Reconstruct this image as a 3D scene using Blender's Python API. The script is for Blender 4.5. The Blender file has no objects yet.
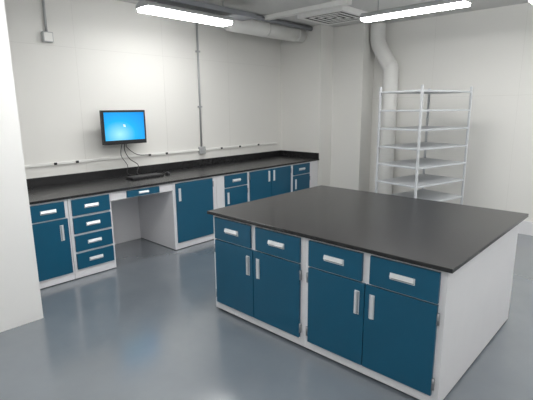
import bpy, bmesh, math, random
from mathutils import Vector, Matrix
random.seed(3)
scene=bpy.context.scene
COL=scene.collection

# ---------------------------------------------------------------- materials
def new_mat(name):
    m=bpy.data.materials.new(name); m.use_nodes=True
    nt=m.node_tree; b=nt.nodes['Principled BSDF']; return m,nt,b
def paint(name,col,rough=.5,metal=0,var=.03,scale=6,spec=.5):
    m,nt,b=new_mat(name)
    tc=nt.nodes.new('ShaderNodeTexCoord'); n=nt.nodes.new('ShaderNodeTexNoise'); n.inputs['Scale'].default_value=scale; n.inputs['Detail'].default_value=3
    nt.links.new(tc.outputs['Object'],n.inputs['Vector'])
    r=nt.nodes.new('ShaderNodeValToRGB'); c=Vector(col)
    r.color_ramp.elements[0].position=.3; r.color_ramp.elements[1].position=.7
    r.color_ramp.elements[0].color=(*(c*(1-var)),1); r.color_ramp.elements[1].color=(*[min(1,x*(1+var)) for x in c],1)
    nt.links.new(n.outputs['Fac'],r.inputs['Fac']); nt.links.new(r.outputs['Color'],b.inputs['Base Color'])
    b.inputs['Roughness'].default_value=rough; b.inputs['Metallic'].default_value=metal
    b.inputs['Specular IOR Level'].default_value=spec
    return m
def emis(name,col,st):
    m,nt,b=new_mat(name); b.inputs['Base Color'].default_value=(*col,1)
    b.inputs['Emission Color'].default_value=(*col,1); b.inputs['Emission Strength'].default_value=st; return m
M_wall=paint('wall_paint',(.755,.75,.725),.6,var=.003,scale=1.0)
M_wall2=paint('partition_paint',(.77,.77,.765),.55,var=.003,scale=1.0)
M_seam=paint('seam_caulk',(.68,.675,.65),.7)
M_white=paint('white_steel_enamel',(.74,.74,.765),.35,var=.01)
M_blue=paint('blue_steel_enamel',(.003,.086,.162),.32,var=.03,scale=3)
M_black=paint('black_epoxy_resin',(.016,.016,.0175),.26,var=.10,scale=25)
M_handle=paint('satin_aluminium',(.80,.82,.84),.28,metal=.45,var=.01)
M_recess_shade=paint('pull_recess_shade',(.36,.38,.41),.5,metal=.3)  # darker grey paints the shade of the finger recess
M_hinge=paint('hinge_steel',(.30,.31,.33),.4,metal=.7)
M_rack=paint('rack_grey_enamel',(.54,.56,.585),.4,var=.02)
M_duct=paint('white_duct_jacket',(.76,.76,.745),.55,var=.02)
M_grey=paint('galvanised_grey',(.42,.43,.44),.45,metal=.3)
M_beam=paint('dark_grey_steel',(.24,.25,.27),.5)
M_housing=paint('lamp_housing',(.42,.43,.44),.5)
M_plastic=paint('black_plastic',(.012,.012,.014),.35)
M_key=paint('key_plastic',(.05,.05,.053),.5)
M_raceway=paint('raceway_ivory',(.80,.80,.78),.5)
M_vent=paint('vent_white',(.80,.80,.79),.5)
M_vent_shade=paint('vent_shade_dark',(.03,.03,.03),.8)  # dark colour painted for the shade inside the air vent
M_toe_shadow=paint('toe_shadow_black',(.03,.03,.03),.6)  # black stands in for the shadow line under the cabinets
M_lens=emis('lamp_lens',(1,.992,.968),28.5)
M_ceil=paint('ceiling_paint',(.62,.62,.61),.9,var=.02,scale=1)

def floor_mat():
    m,nt,b=new_mat('grey_epoxy_floor')
    tc=nt.nodes.new('ShaderNodeTexCoord')
    n=nt.nodes.new('ShaderNodeTexNoise'); n.inputs['Scale'].default_value=1.8; n.inputs['Detail'].default_value=8; n.inputs['Roughness'].default_value=.6
    nt.links.new(tc.outputs['Object'],n.inputs['Vector'])
    r=nt.nodes.new('ShaderNodeValToRGB'); r.color_ramp.elements[0].position=.32; r.color_ramp.elements[1].position=.68
    r.color_ramp.elements[0].color=(.136,.157,.180,1); r.color_ramp.elements[1].color=(.156,.178,.202,1)
    nt.links.new(n.outputs['Fac'],r.inputs['Fac']); nt.links.new(r.outputs['Color'],b.inputs['Base Color'])
    n2=nt.nodes.new('ShaderNodeTexNoise'); n2.inputs['Scale'].default_value=4; nt.links.new(tc.outputs['Object'],n2.inputs['Vector'])
    mr=nt.nodes.new('ShaderNodeMapRange'); mr.inputs['To Min'].default_value=.15; mr.inputs['To Max'].default_value=.25
    nt.links.new(n2.outputs['Fac'],mr.inputs['Value']); nt.links.new(mr.outputs['Result'],b.inputs['Roughness'])
    b.inputs['Coat Weight'].default_value=1; b.inputs['Coat Roughness'].default_value=.16
    n3=nt.nodes.new('ShaderNodeTexNoise'); n3.inputs['Scale'].default_value=8; nt.links.new(tc.outputs['Object'],n3.inputs['Vector'])
    bp=nt.nodes.new('ShaderNodeBump'); bp.inputs['Strength'].default_value=.07; bp.inputs['Distance'].default_value=.01
    nt.links.new(n3.outputs['Fac'],bp.inputs['Height']); nt.links.new(bp.outputs['Normal'],b.inputs['Normal'])
    return m
M_floor=floor_mat()
def screen_mat():
    m,nt,b=new_mat('blue_screen')
    tc=nt.nodes.new('ShaderNodeTexCoord'); g=nt.nodes.new('ShaderNodeTexGradient'); g.gradient_type='QUADRATIC_SPHERE'
    mp=nt.nodes.new('ShaderNodeMapping'); mp.inputs['Scale'].default_value=(1.5,1,2.0); mp.inputs['Location'].default_value=(.12,0,.20)
    nt.links.new(tc.outputs['Object'],mp.inputs['Vector']); nt.links.new(mp.outputs['Vector'],g.inputs['Vector'])
    r=nt.nodes.new('ShaderNodeValToRGB'); e=r.color_ramp.elements
    e[0].color=(.0,.27,.85,1); e[1].color=(.40,.90,1,1); e[1].position=.95
    x=e.new(.45); x.color=(.01,.50,1.0,1)
    nt.links.new(g.outputs['Fac'],r.inputs['Fac']); nt.links.new(r.outputs['Color'],b.inputs['Emission Color'])
    b.inputs['Emission Strength'].default_value=1.0; b.inputs['Base Color'].default_value=(0,.02,.08,1); b.inputs['Roughness'].default_value=.2
    return m
M_screen=screen_mat()

# ---------------------------------------------------------------- helpers
WL={}
def finish(name,bm,center,mat,parent=None,smooth=False):
    me=bpy.data.meshes.new(name); bmesh.ops.recalc_face_normals(bm,faces=bm.faces); bm.to_mesh(me); bm.free()
    me.materials.append(mat)
    if smooth:
        for p in me.polygons: p.use_smooth=True
    ob=bpy.data.objects.new(name,me); COL.objects.link(ob)
    c=Vector(center); WL[ob.name]=c
    if parent is not None:
        ob.parent=parent; ob.location=c-WL[parent.name]
    else: ob.location=c
    return ob
def add_box(bm,lo,hi,c):
    lo=Vector(lo)-c; hi=Vector(hi)-c
    vs=[bm.verts.new((x,y,z)) for x in (lo.x,hi.x) for y in (lo.y,hi.y) for z in (lo.z,hi.z)]
    return [bm.faces.new([vs[i] for i in f]) for f in ((0,1,3,2),(4,6,7,5),(0,4,5,1),(2,3,7,6),(0,2,6,4),(1,5,7,3))]
def box(name,lo,hi,mat,parent=None,bevel=0,extra=()):
    c=(Vector(lo)+Vector(hi))/2; bm=bmesh.new(); add_box(bm,lo,hi,c)
    for l,h in extra: add_box(bm,l,h,c)
    if bevel: bmesh.ops.bevel(bm,geom=bm.edges[:],offset=bevel,segments=2,affect='EDGES',profile=.6)
    return finish(name,bm,c,mat,parent)
def empty(name,loc,label,cat,group=None):
    e=bpy.data.objects.new(name,None); e.empty_display_size=.1; COL.objects.link(e); e.location=loc; WL[e.name]=Vector(loc)
    tag(e,label,cat,group); return e
def tag(o,label,cat,group=None):
    o['label']=label; o['category']=cat
    if group: o['group']=group
def struct(o): o['kind']='structure'; return o
def tube_bm(bm,pts,r,seg=16,c=Vector((0,0,0)),cap=True):
    pts=[Vector(p)-c for p in pts]; rings=[]; prev=None
    for i,p in enumerate(pts):
        d=((pts[min(i+1,len(pts)-1)]-pts[max(i-1,0)])).normalized()
        if prev is None:
            up=Vector((0,0,1)) if abs(d.z)<.9 else Vector((1,0,0)); n=d.cross(up).normalized()
        else:
            n=(prev-d*prev.dot(d)).normalized()
        prev=n; b=d.cross(n)
        rings.append([bm.verts.new(p+(n*math.cos(2*math.pi*k/seg)+b*math.sin(2*math.pi*k/seg))*r) for k in range(seg)])
    for a,bb in zip(rings,rings[1:]):
        for k in range(seg): bm.faces.new((a[k],a[(k+1)%seg],bb[(k+1)%seg],bb[k]))
    if cap: bm.faces.new(rings[0]); bm.faces.new(rings[-1][::-1])
def tube(name,pts,r,mat,parent=None,seg=16):
    c=sum((Vector(p) for p in pts),Vector())/len(pts); bm=bmesh.new(); tube_bm(bm,pts,r,seg,c)
    return finish(name,bm,c,mat,parent,smooth=True)
def smooth_path(pts,n=8):
    P=[Vector(p) for p in pts]; P=[P[0]]+P+[P[-1]]; out=[]
    for i in range(1,len(P)-2):
        p0,p1,p2,p3=P[i-1:i+3]
        for k in range(n):
            t=k/n; out.append(.5*((2*p1)+(p2-p0)*t+(2*p0-5*p1+4*p2-p3)*t*t+(3*p1-p0-3*p2+p3)*t**3))
    out.append(P[-2]); return out
def prism(name,profile,axis_o,ea,eb,ec,l0,l1,mat,parent=None,bevel=0):
    o=Vector(axis_o); bm=bmesh.new(); ea,eb,ec=Vector(ea),Vector(eb),Vector(ec)
    A=[bm.verts.new(ea*a+eb*b+ec*l0) for a,b in profile]; B=[bm.verts.new(ea*a+eb*b+ec*l1) for a,b in profile]
    n=len(A)
    for i in range(n): bm.faces.new((A[i],A[(i+1)%n],B[(i+1)%n],B[i]))
    bm.faces.new(A); bm.faces.new(B[::-1])
    if bevel: bmesh.ops.bevel(bm,geom=bm.edges[:],offset=bevel,segments=2,affect='EDGES')
    return finish(name,bm,o,mat,parent)
def pull(pos,along,normal,parent,L=.15,W=.038,side=1):
    """flanged metal pull: frame, recess shade painted as a darker strip and a slanted gripping lip"""
    a=Vector(along); n=Vector(normal); w=a.cross(n)*side
    if abs(a.z)<.5 and w.z<0: w=-w
    bm=bmesh.new()
    def slab(h,w0,w1,d0,da,db,mi):
        v=[bm.verts.new(a*x+w*y+n*d) for x in (-h,h) for y,dd in ((w0,da),(w1,db)) for d in (d0,dd)]
        for f in ((0,1,3,2),(4,6,7,5),(0,4,5,1),(2,3,7,6),(0,2,6,4),(1,5,7,3)):
            bm.faces.new([v[i] for i in f]).material_index=mi
    slab(L/2,-W/2,W/2,0,.003,.003,0)
    slab(L/2-.006,-W/2+.004,-W/2+W*.42,.003,.0038,.0038,1)
    slab(L/2-.004,-W/2+W*.38,W/2-.002,.003,.017,.010,0)
    ob=finish('handle',bm,pos,M_handle,parent); ob.data.materials.append(M_recess_shade)
    return ob

T=.02
class Front:
    def __init__(s,kind,plane): s.k=kind; s.p=plane
    def pt(s,u,z,out):
        return Vector((u,s.p-out,z)) if s.k=='y' else Vector((s.p-out,u,z))
    @property
    def n(s): return (0,-1,0) if s.k=='y' else (-1,0,0)
    @property
    def a(s): return (1,0,0) if s.k=='y' else (0,1,0)
    def panel(s,name,u0,u1,z0,z1,parent):
        A=s.pt(u0,z0,0); B=s.pt(u1,z1,T)
        lo=Vector((min(A.x,B.x),min(A.y,B.y),z0)); hi=Vector((max(A.x,B.x),max(A.y,B.y),z1))
        return box(name,lo,hi,M_blue,parent,bevel=.002)
    def drawer(s,u0,u1,z0,z1,parent,L=.155,H=.040):
        d=s.panel('drawer',u0,u1,z0,z1,parent); pull(s.pt((u0+u1)/2,(z0+z1)/2,T),s.a,s.n,d,L,H)
        return d
    def door(s,u0,u1,z0,z1,parent,hand,zh=.545,hinge=True,inset=.052):
        d=s.panel('door',u0,u1,z0,z1,parent)
        uh=u1-inset if hand>0 else u0+inset
        pull(s.pt(uh,zh,T),(0,0,1),s.n,d,.165,.036,hand)
        if hinge:
            ue=u0 if hand>0 else u1; sg=-1 if hand>0 else 1
            for zz in (z0+.08,z1-.08):
                c=s.pt(ue+sg*.008,0,T*.7)
                tube('hinge',[(c.x,c.y,zz-.036),(c.x,c.y,zz+.036)],.009,M_hinge,d,8)
        return d

# ---------------------------------------------------------------- room
ZC=3.12; XR=6.85; YB=5.33; XC=6.13
struct(box('floor',(-2.2,-3.2,-.1),(7.1,5.5,0),M_floor))
struct(box('ceiling',(-2.2,-3.2,ZC),(7.1,5.5,ZC+.1),M_ceil))
struct(box('wall_back',(1.217,YB,0),(XC,5.5,ZC),M_wall))
struct(box('wall_left',(-2.2,3.814,0),(1.217,5.5,ZC),M_wall2))
struct(box('wall_column',(XC,4.45,0),(7.1,5.5,ZC),M_wall))
struct(box('wall_chase',(6.49,3.86,0),(7.1,4.45,ZC),M_wall))
struct(box('wall_right',(XR,-3.2,0),(7.1,3.86,ZC),M_wall))
struct(box('wall_front',(-2.2,-3.2,0),(XR,-3.0,ZC),M_wall))
struct(box('wall_side',(-2.2,-3.0,0),(-2.0,3.814,ZC),M_wall))
struct(box('baseboard_right',(XR-.05,-3.0,0),(XR,3.2,.19),M_white,bevel=.003))
k=1
def seam(lo,hi,mat=None):
    global k
    struct(box('trim_%d'%k,lo,hi,mat or M_seam)); k+=1
for x in (2.41,3.63,4.85): seam((x-.002,YB-.0012,1.02),(x+.002,YB,ZC))
seam((1.217,YB-.0012,2.50),(XC,YB,2.505))
seam((XR-.0012,-3,1.93),(XR,3.86,1.935))
for y in (.4,1.62,2.84): seam((XR-.0012,y-.002,.19),(XR,y+.002,ZC))
seam((4.95,3.2,ZC-.06),(5.05,YB,ZC),M_duct)

# ---------------------------------------------------------------- counter run
CF=4.47; ZT=.914; TH=.026
F=Front('y',CF)
wt=empty('worktop',(3.66,4.9,ZT-TH),'long black epoxy resin worktop running along the wall','worktop')
box('slab',(1.22,4.44,ZT-TH),(XC-.003,YB-.002,ZT),M_black,wt,bevel=.003)
box('backsplash',(1.22,YB-.022,ZT),(XC-.003,YB-.002,ZT+.10),M_black,wt,bevel=.002)
box('side_splash',(XC-.024,4.45,ZT),(XC-.003,YB-.022,ZT+.10),M_black,wt,bevel=.002)
zb=ZT-TH-.001
def cab(name,x0,x1,label,group=None):
    e=empty(name,((x0+x1)/2,(CF+YB)/2,0),label,'cabinet',group)
    box('body',(x0,CF,.008),(x1,YB-.004,zb),M_white,e,bevel=.002)
    box('toe_kick_shadow',(x0+.02,CF+.03,0),(x1-.02,YB-.03,.010),M_toe_shadow,e)  # thin black plinth painted as the shadow under the body
    return e
e=cab('base_cabinet',1.225,1.785,'white steel cabinet, one blue drawer over door, beside the partition')
F.drawer(1.42,1.745,.70,.868,e); F.door(1.42,1.765,.095,.685,e,1,inset=.07)
e=cab('drawer_cabinet',1.79,2.26,'white steel base cabinet with four stacked blue drawers')
for i in range(4):
    z1=.868-i*.196; F.drawer(1.82,2.235,z1-.172,z1,e)
e=empty('knee_space_unit',(2.68,CF+.4,0),'white open knee space with a shallow blue drawer above','desk')
box('body',(2.262,CF,.785),(3.078,CF+.5,zb),M_white,e,bevel=.002)
box('back_panel',(2.262,YB-.03,0),(3.078,YB-.005,zb),M_white,e,bevel=.002)
F.drawer(2.45,2.88,.795,.872,e,.13,.03)
e=cab('base_cabinet',3.08,3.79,'white steel base cabinet with one wide blue door')
F.door(3.12,3.715,.095,.868,e,-1,.72)
e=cab('base_cabinet',3.795,4.395,'white steel base cabinet with blue drawer over blue door')
F.drawer(3.94,4.37,.70,.868,e); F.door(3.94,4.37,.095,.685,e,-1)
e=cab('base_cabinet',4.40,5.395,'white steel base cabinet with a pair of tall blue doors')
F.door(4.43,4.892,.095,.868,e,1,.76); F.door(4.903,5.365,.095,.868,e,-1,.76)
e=cab('base_cabinet',5.40,XC-.006,'white steel base cabinet with blue drawer and door at the corner')
F.drawer(5.44,5.87,.70,.868,e); F.door(5.44,5.87,.095,.685,e,-1)

# ---------------------------------------------------------------- island
IX0,IX1,IY0,IY1=2.315,4.0,.774,2.865
wi=box('island_worktop',(IX0,IY0,ZT-TH),(IX1,IY1,ZT),M_black,bevel=.003)
tag(wi,'square black epoxy resin top on the island cabinets','worktop')
IB=2.351
G=Front('x',IB)
def icab(y0,y1,ys,label):
    e=empty('island_cabinet',((IX0+IX1)/2,(y0+y1)/2,0),label,'cabinet','double-door island cabinets')
    box('body',(IB,y0,.018),(3.87,y1,zb),M_white,e,bevel=.002)
    box('toe_kick_shadow',(IB+.035,y0+.02,0),(3.84,y1-.03,.02),M_toe_shadow,e)  # recessed black plinth giving the island its painted shadow line
    a,b,c,d=ys; m=(b+c)/2
    G.drawer(a,b,.68,.868,e,.16,.042); G.drawer(c,d,.68,.868,e,.16,.042)
    G.door(a,m-.003,.088,.668,e,1,.53); G.door(m+.003,d,.088,.668,e,-1,.53)
icab(.808,1.810,(.846,1.285,1.341,1.771),'white steel double cabinet with two blue drawers over two blue doors')
icab(1.811,2.825,(1.852,2.298,2.356,2.789),'white steel double cabinet with two blue drawers over two blue doors')

# ---------------------------------------------------------------- rack (turned slightly from the wall)
Lr,Sr=1.04,.67; cx,cy=5.716,2.442
rx0,rx1,ry0,ry1=cx-Lr/2,cx+Lr/2,cy-Sr/2,cy+Sr/2
rk=empty('storage_rack',(cx,cy,0),'empty grey metal shelving rack with many shelves','shelving rack')
pw=.026
for x in (rx0,rx1-pw):
    for y in (ry0,ry1-pw):
        box('post',(x,y,0),(x+pw,y+pw,2.04),M_rack,rk,bevel=.004)
for z in (1.978,1.743,1.508,1.273,1.038,.803,.568,.333,.10):
    c=Vector((cx,cy,z)); a0,a1,b0,b1=rx0+.004,rx1-.004,ry0+.004,ry1-.004
    bm=bmesh.new(); add_box(bm,(a0,b0,z-.016),(a1,b1,z+.006),c)
    bmesh.ops.bevel(bm,geom=bm.edges[:],offset=.003,segments=2,affect='EDGES')
    finish('shelf',bm,c,M_rack,rk)
rk.rotation_euler=(0,0,math.radians(-13.5))

# ---------------------------------------------------------------- monitor & keyboard
mx,my,mz=2.85,5.12,1.56
mo=empty('monitor',(mx,my,mz),'black flat monitor with glowing blue screen mounted on the wall','monitor')
W,H=.60,.425
box('bezel',(mx-W/2,my-.02,mz-H/2),(mx+W/2,my+.03,mz+H/2),M_plastic,mo,bevel=.006)
sc=box('screen',(mx-W/2+.026,my-.0225,mz-H/2+.052),(mx+W/2-.026,my-.0195,mz+H/2-.026),M_screen,mo)
for dx,dz,col in ((-.008,.008,(.8,.45,.3)),(.008,.008,(.4,.8,.4)),(-.008,-.008,(.3,.6,1)),(.008,-.008,(.9,.8,.35))):
    box('logo_pane',(mx-.01+dx-.006,my-.0235,mz+.02+dz-.006),(mx-.01+dx+.006,my-.0226,mz+.02+dz+.006),emis('logo_colour',col,.8),mo)
box('wall_mount',(mx-.10,my+.03,mz-.10),(mx+.10,my+.06,mz+.10),M_plastic,mo,bevel=.004,extra=[((mx-.03,my+.05,mz-.03),(mx+.03,YB-.01,mz+.03)),((mx-.08,YB-.02,mz-.12),(mx+.08,YB-.002,mz+.12))])
tube('cable',smooth_path([(mx+.02,my+.05,mz-.20),(mx+.02,my+.07,mz-.30),(mx+.10,my+.10,mz-.42),(mx+.17,my+.02,mz-.50),(mx+.12,my-.03,mz-.60),(mx+.20,my-.04,ZT+.012)]),.005,M_plastic,mo,seg=8)
tube('cable',smooth_path([(mx+.05,my+.05,mz-.20),(mx+.10,YB-.06,mz-.27),(mx+.26,YB-.04,mz-.38),(3.31,YB-.045,1.165)]),.0045,M_plastic,mo,seg=8)
tube('cable',smooth_path([(mx-.02,my+.05,mz-.20),(mx-.03,my+.08,mz-.36),(mx+.04,my+.06,mz-.50),(mx+.02,my+.04,mz-.60),(2.98,5.09,ZT+.012),(3.06,5.055,ZT+.014)]),.004,M_plastic,mo,seg=8)
kb=empty('keyboard',(3.00,4.96,ZT+.001),'black computer keyboard lying on the worktop','keyboard')
box('base',(2.77,4.86,ZT+.001),(3.23,5.03,ZT+.022),M_plastic,kb,bevel=.004)
bm=bmesh.new(); c=Vector((3.0,4.95,ZT+.02))
for i in range(21):
    for j in range(6):
        x=2.778+i*.0213; y=4.868+j*.026; add_box(bm,(x,y,ZT+.02),(x+.018,y+.021,ZT+.029),c)
o=finish('keys',bm,c,M_key,kb); o['kind']='stuff'
bm=bmesh.new(); bmesh.ops.create_uvsphere(bm,u_segments=20,v_segments=12,radius=1)
for v in bm.verts:
    v.co.x*=.032; v.co.y*=.055; v.co.z=max(v.co.z,0)*.036*(1-.25*v.co.y/.055*.5)
ms=finish('computer_mouse',bm,(3.34,4.95,ZT+.001),M_plastic,smooth=True); tag(ms,'small black computer mouse beside the keyboard','mouse')

# ---------------------------------------------------------------- raceway and conduits
rw=empty('surface_raceway',(3.7,YB,1.16),'ivory surface raceway with black outlets along the wall','raceway')
box('channel',(1.23,YB-.022,1.142),(6.0,YB-.002,1.172),M_raceway,rw,bevel=.003)
for x in (2.03,2.29,3.31,3.59,4.29,4.64,5.05,5.5):
    box('outlet',(x-.018,YB-.032,1.143),(x+.018,YB-.022,1.171),M_plastic,rw,bevel=.003)
cd=empty('wall_conduit',(4.232,YB-.02,1.18),'galvanised conduit running down the wall to an outlet box','conduit')
tube('pipe',[(4.232,YB-.022,1.2),(4.232,YB-.022,3.09)],.014,M_grey,cd)
box('junction_box',(4.18,YB-.055,1.10),(4.285,YB-.002,1.21),M_grey,cd,bevel=.004)
for z in (1.8,2.6): box('strap',(4.20,YB-.04,z),(4.264,YB-.002,z+.025),M_grey,cd,bevel=.002)
cd=empty('wall_conduit',(2.09,YB-.02,2.53),'grey conduit dropping to a small square wall box','conduit')
tube('pipe',[(2.09,YB-.022,2.62),(2.09,YB-.022,3.09)],.013,M_grey,cd)
box('junction_box',(2.035,YB-.06,2.53),(2.145,YB-.002,2.64),M_grey,cd,bevel=.005)
box('cover_plate',(2.045,YB-.066,2.54),(2.135,YB-.058,2.63),M_raceway,cd,bevel=.002)

# ---------------------------------------------------------------- ducts
pd=empty('round_duct',(6.6,3.5,0),'white insulated round duct dropping from ceiling behind the rack','duct')
tube('duct_body',smooth_path([(6.70,3.73,3.11),(6.70,3.73,2.92),(6.70,3.71,2.80),(6.70,3.61,2.62),(6.70,3.50,2.44),(6.70,3.47,2.30),(6.70,3.47,1.2),(6.70,3.47,.002)],6),.122,M_duct,pd,24)
ov=empty('overhead_duct',(5.2,4.86,2.99),'large white insulated duct under the ceiling along the wall','duct')
tube('duct_body',[(4.45,4.86,2.994),(6.12,4.86,2.994)],.124,M_duct,ov,28)
for x in (5.2,5.95):
    tube('clamp',[(x-.02,4.86,2.992),(x+.02,4.86,2.992)],.127,M_duct,ov,28)
ov=empty('overhead_pipe',(4.6,4.63,3.06),'thin dark grey pipe beside the white duct','pipe')
tube('pipe_body',[(3.6,4.65,3.075),(6.12,4.65,3.075)],.035,M_beam,ov,16)
for x in (3.8,5.4):
    tube('hanger_rod',[(x,4.65,3.08),(x,4.65,ZC-.001)],.008,M_grey,ov,8)
ov=empty('mounting_channel',(3.4,4.33,2.92),'grey steel channel hung under the ceiling above the lamp','channel')
box('channel_body',(2.3,4.22,2.94),(4.36,4.48,3.0),M_beam,ov,bevel=.006)
for x in (2.7,3.9):
    tube('hanger_rod',[(x,4.35,2.99),(x,4.35,ZC-.001)],.008,M_grey,ov,8)
# diffuser
vx,vy=5.55,3.80; zv=ZC-.021
vt=empty('ceiling_vent',(vx,vy,zv),'square louvred white air diffuser set in the ceiling','air vent')
def ring(bm,c,s,t,z0,z1):
    add_box(bm,(vx-s,vy-s,z0),(vx+s,vy-s+t,z1),c); add_box(bm,(vx-s,vy+s-t,z0),(vx+s,vy+s,z1),c)
    add_box(bm,(vx-s,vy-s+t,z0),(vx-s+t,vy+s-t,z1),c); add_box(bm,(vx+s-t,vy-s+t,z0),(vx+s,vy+s-t,z1),c)
c=Vector((vx,vy,zv))
bm=bmesh.new(); ring(bm,c,.38,.055,zv-.055,zv+.02); finish('frame',bm,c,M_vent,vt)
bm=bmesh.new()
for i in range(3): ring(bm,c,.265-.09*i,.035,zv-.053,zv-.046)
finish('louvre',bm,c,M_vent,vt)
box('cavity_shade',(vx-.325,vy-.325,zv-.046),(vx+.325,vy+.325,zv-.001),M_vent_shade,vt)  # dark box in place of the shaded hollow behind the louvres

# ---------------------------------------------------------------- lights
def lamp(cx,cy,axis,L=1.20,zl=2.80,s=1.0):
    ec=(1,0,0) if axis=='x' else (0,1,0); ea=(0,1,0) if axis=='x' else (1,0,0)
    e=empty('ceiling_lamp',(cx,cy,zl),'suspended fluorescent wraparound lamp glowing white','lamp','fluorescent ceiling lamps')
    prism('lamp_shade',[(-.075*s,.0),(.075*s,0),(.095*s,.006),(.10*s,.036*s),(-.10*s,.036*s),(-.095*s,.006)],(cx,cy,zl),ea,(0,0,1),ec,-L/2,L/2,M_lens,e)
    b=.037*s
    prism('housing',[(-.11*s,b),(.11*s,b),(.11*s,b+.03),(.05,b+.06),(-.05,b+.06),(-.11*s,b+.03)],(cx,cy,zl),ea,(0,0,1),ec,-L/2-.012,L/2+.012,M_housing,e)
    for q in (-.42,.42):
        p=Vector((cx,cy,zl))+Vector(ec)*q
        top=2.939 if abs(cy-4.33)<.01 else ZC-.001
        tube('hanger_rod',[(p.x,p.y,zl+b+.06),(p.x,p.y,top)],.006,M_grey,e,8)
    return e
lamp(3.33,4.33,'x',s=1.1,zl=2.81); lamp(4.9,2.32,'y',s=.8); lamp(5.25,.62,'y')
lamp(.6,2.6,'x'); lamp(2.4,1.4,'y'); lamp(.3,.2,'y'); lamp(2.6,-1.2,'y'); lamp(5.0,-1.6,'y'); lamp(-1.0,-1.5,'y')
lamp(2.0,2.9,'x'); lamp(4.0,.0,'y')  # unseen lamps added out of frame as fill light

w=bpy.data.worlds.new('world'); scene.world=w; w.use_nodes=True
w.node_tree.nodes['Background'].inputs[0].default_value=(.5,.5,.5,1); w.node_tree.nodes['Background'].inputs[1].default_value=.2

# ---------------------------------------------------------------- camera
yaw,p,r=.750,.209,.008
R=Vector((math.sin(yaw),-math.cos(yaw),0)); Fh=Vector((math.cos(yaw),math.sin(yaw),0)); Z=Vector((0,0,1))
fwd=Fh*math.cos(p)-Z*math.sin(p); up=Fh*math.sin(p)+Z*math.cos(p)
Xc=R*math.cos(r)-up*math.sin(r); Yc=R*math.sin(r)+up*math.cos(r)
cam=bpy.data.cameras.new('camera'); co=bpy.data.objects.new('camera',cam); COL.objects.link(co)
m=Matrix((Xc,Yc,-fwd)).transposed().to_4x4(); m.translation=Vector((0,0,1.78)); co.matrix_world=m
cam.sensor_fit='HORIZONTAL'; cam.sensor_width=36; cam.lens=431.891/533*36; cam.clip_start=.05
scene.camera=co
scene.view_settings.view_transform='Standard'
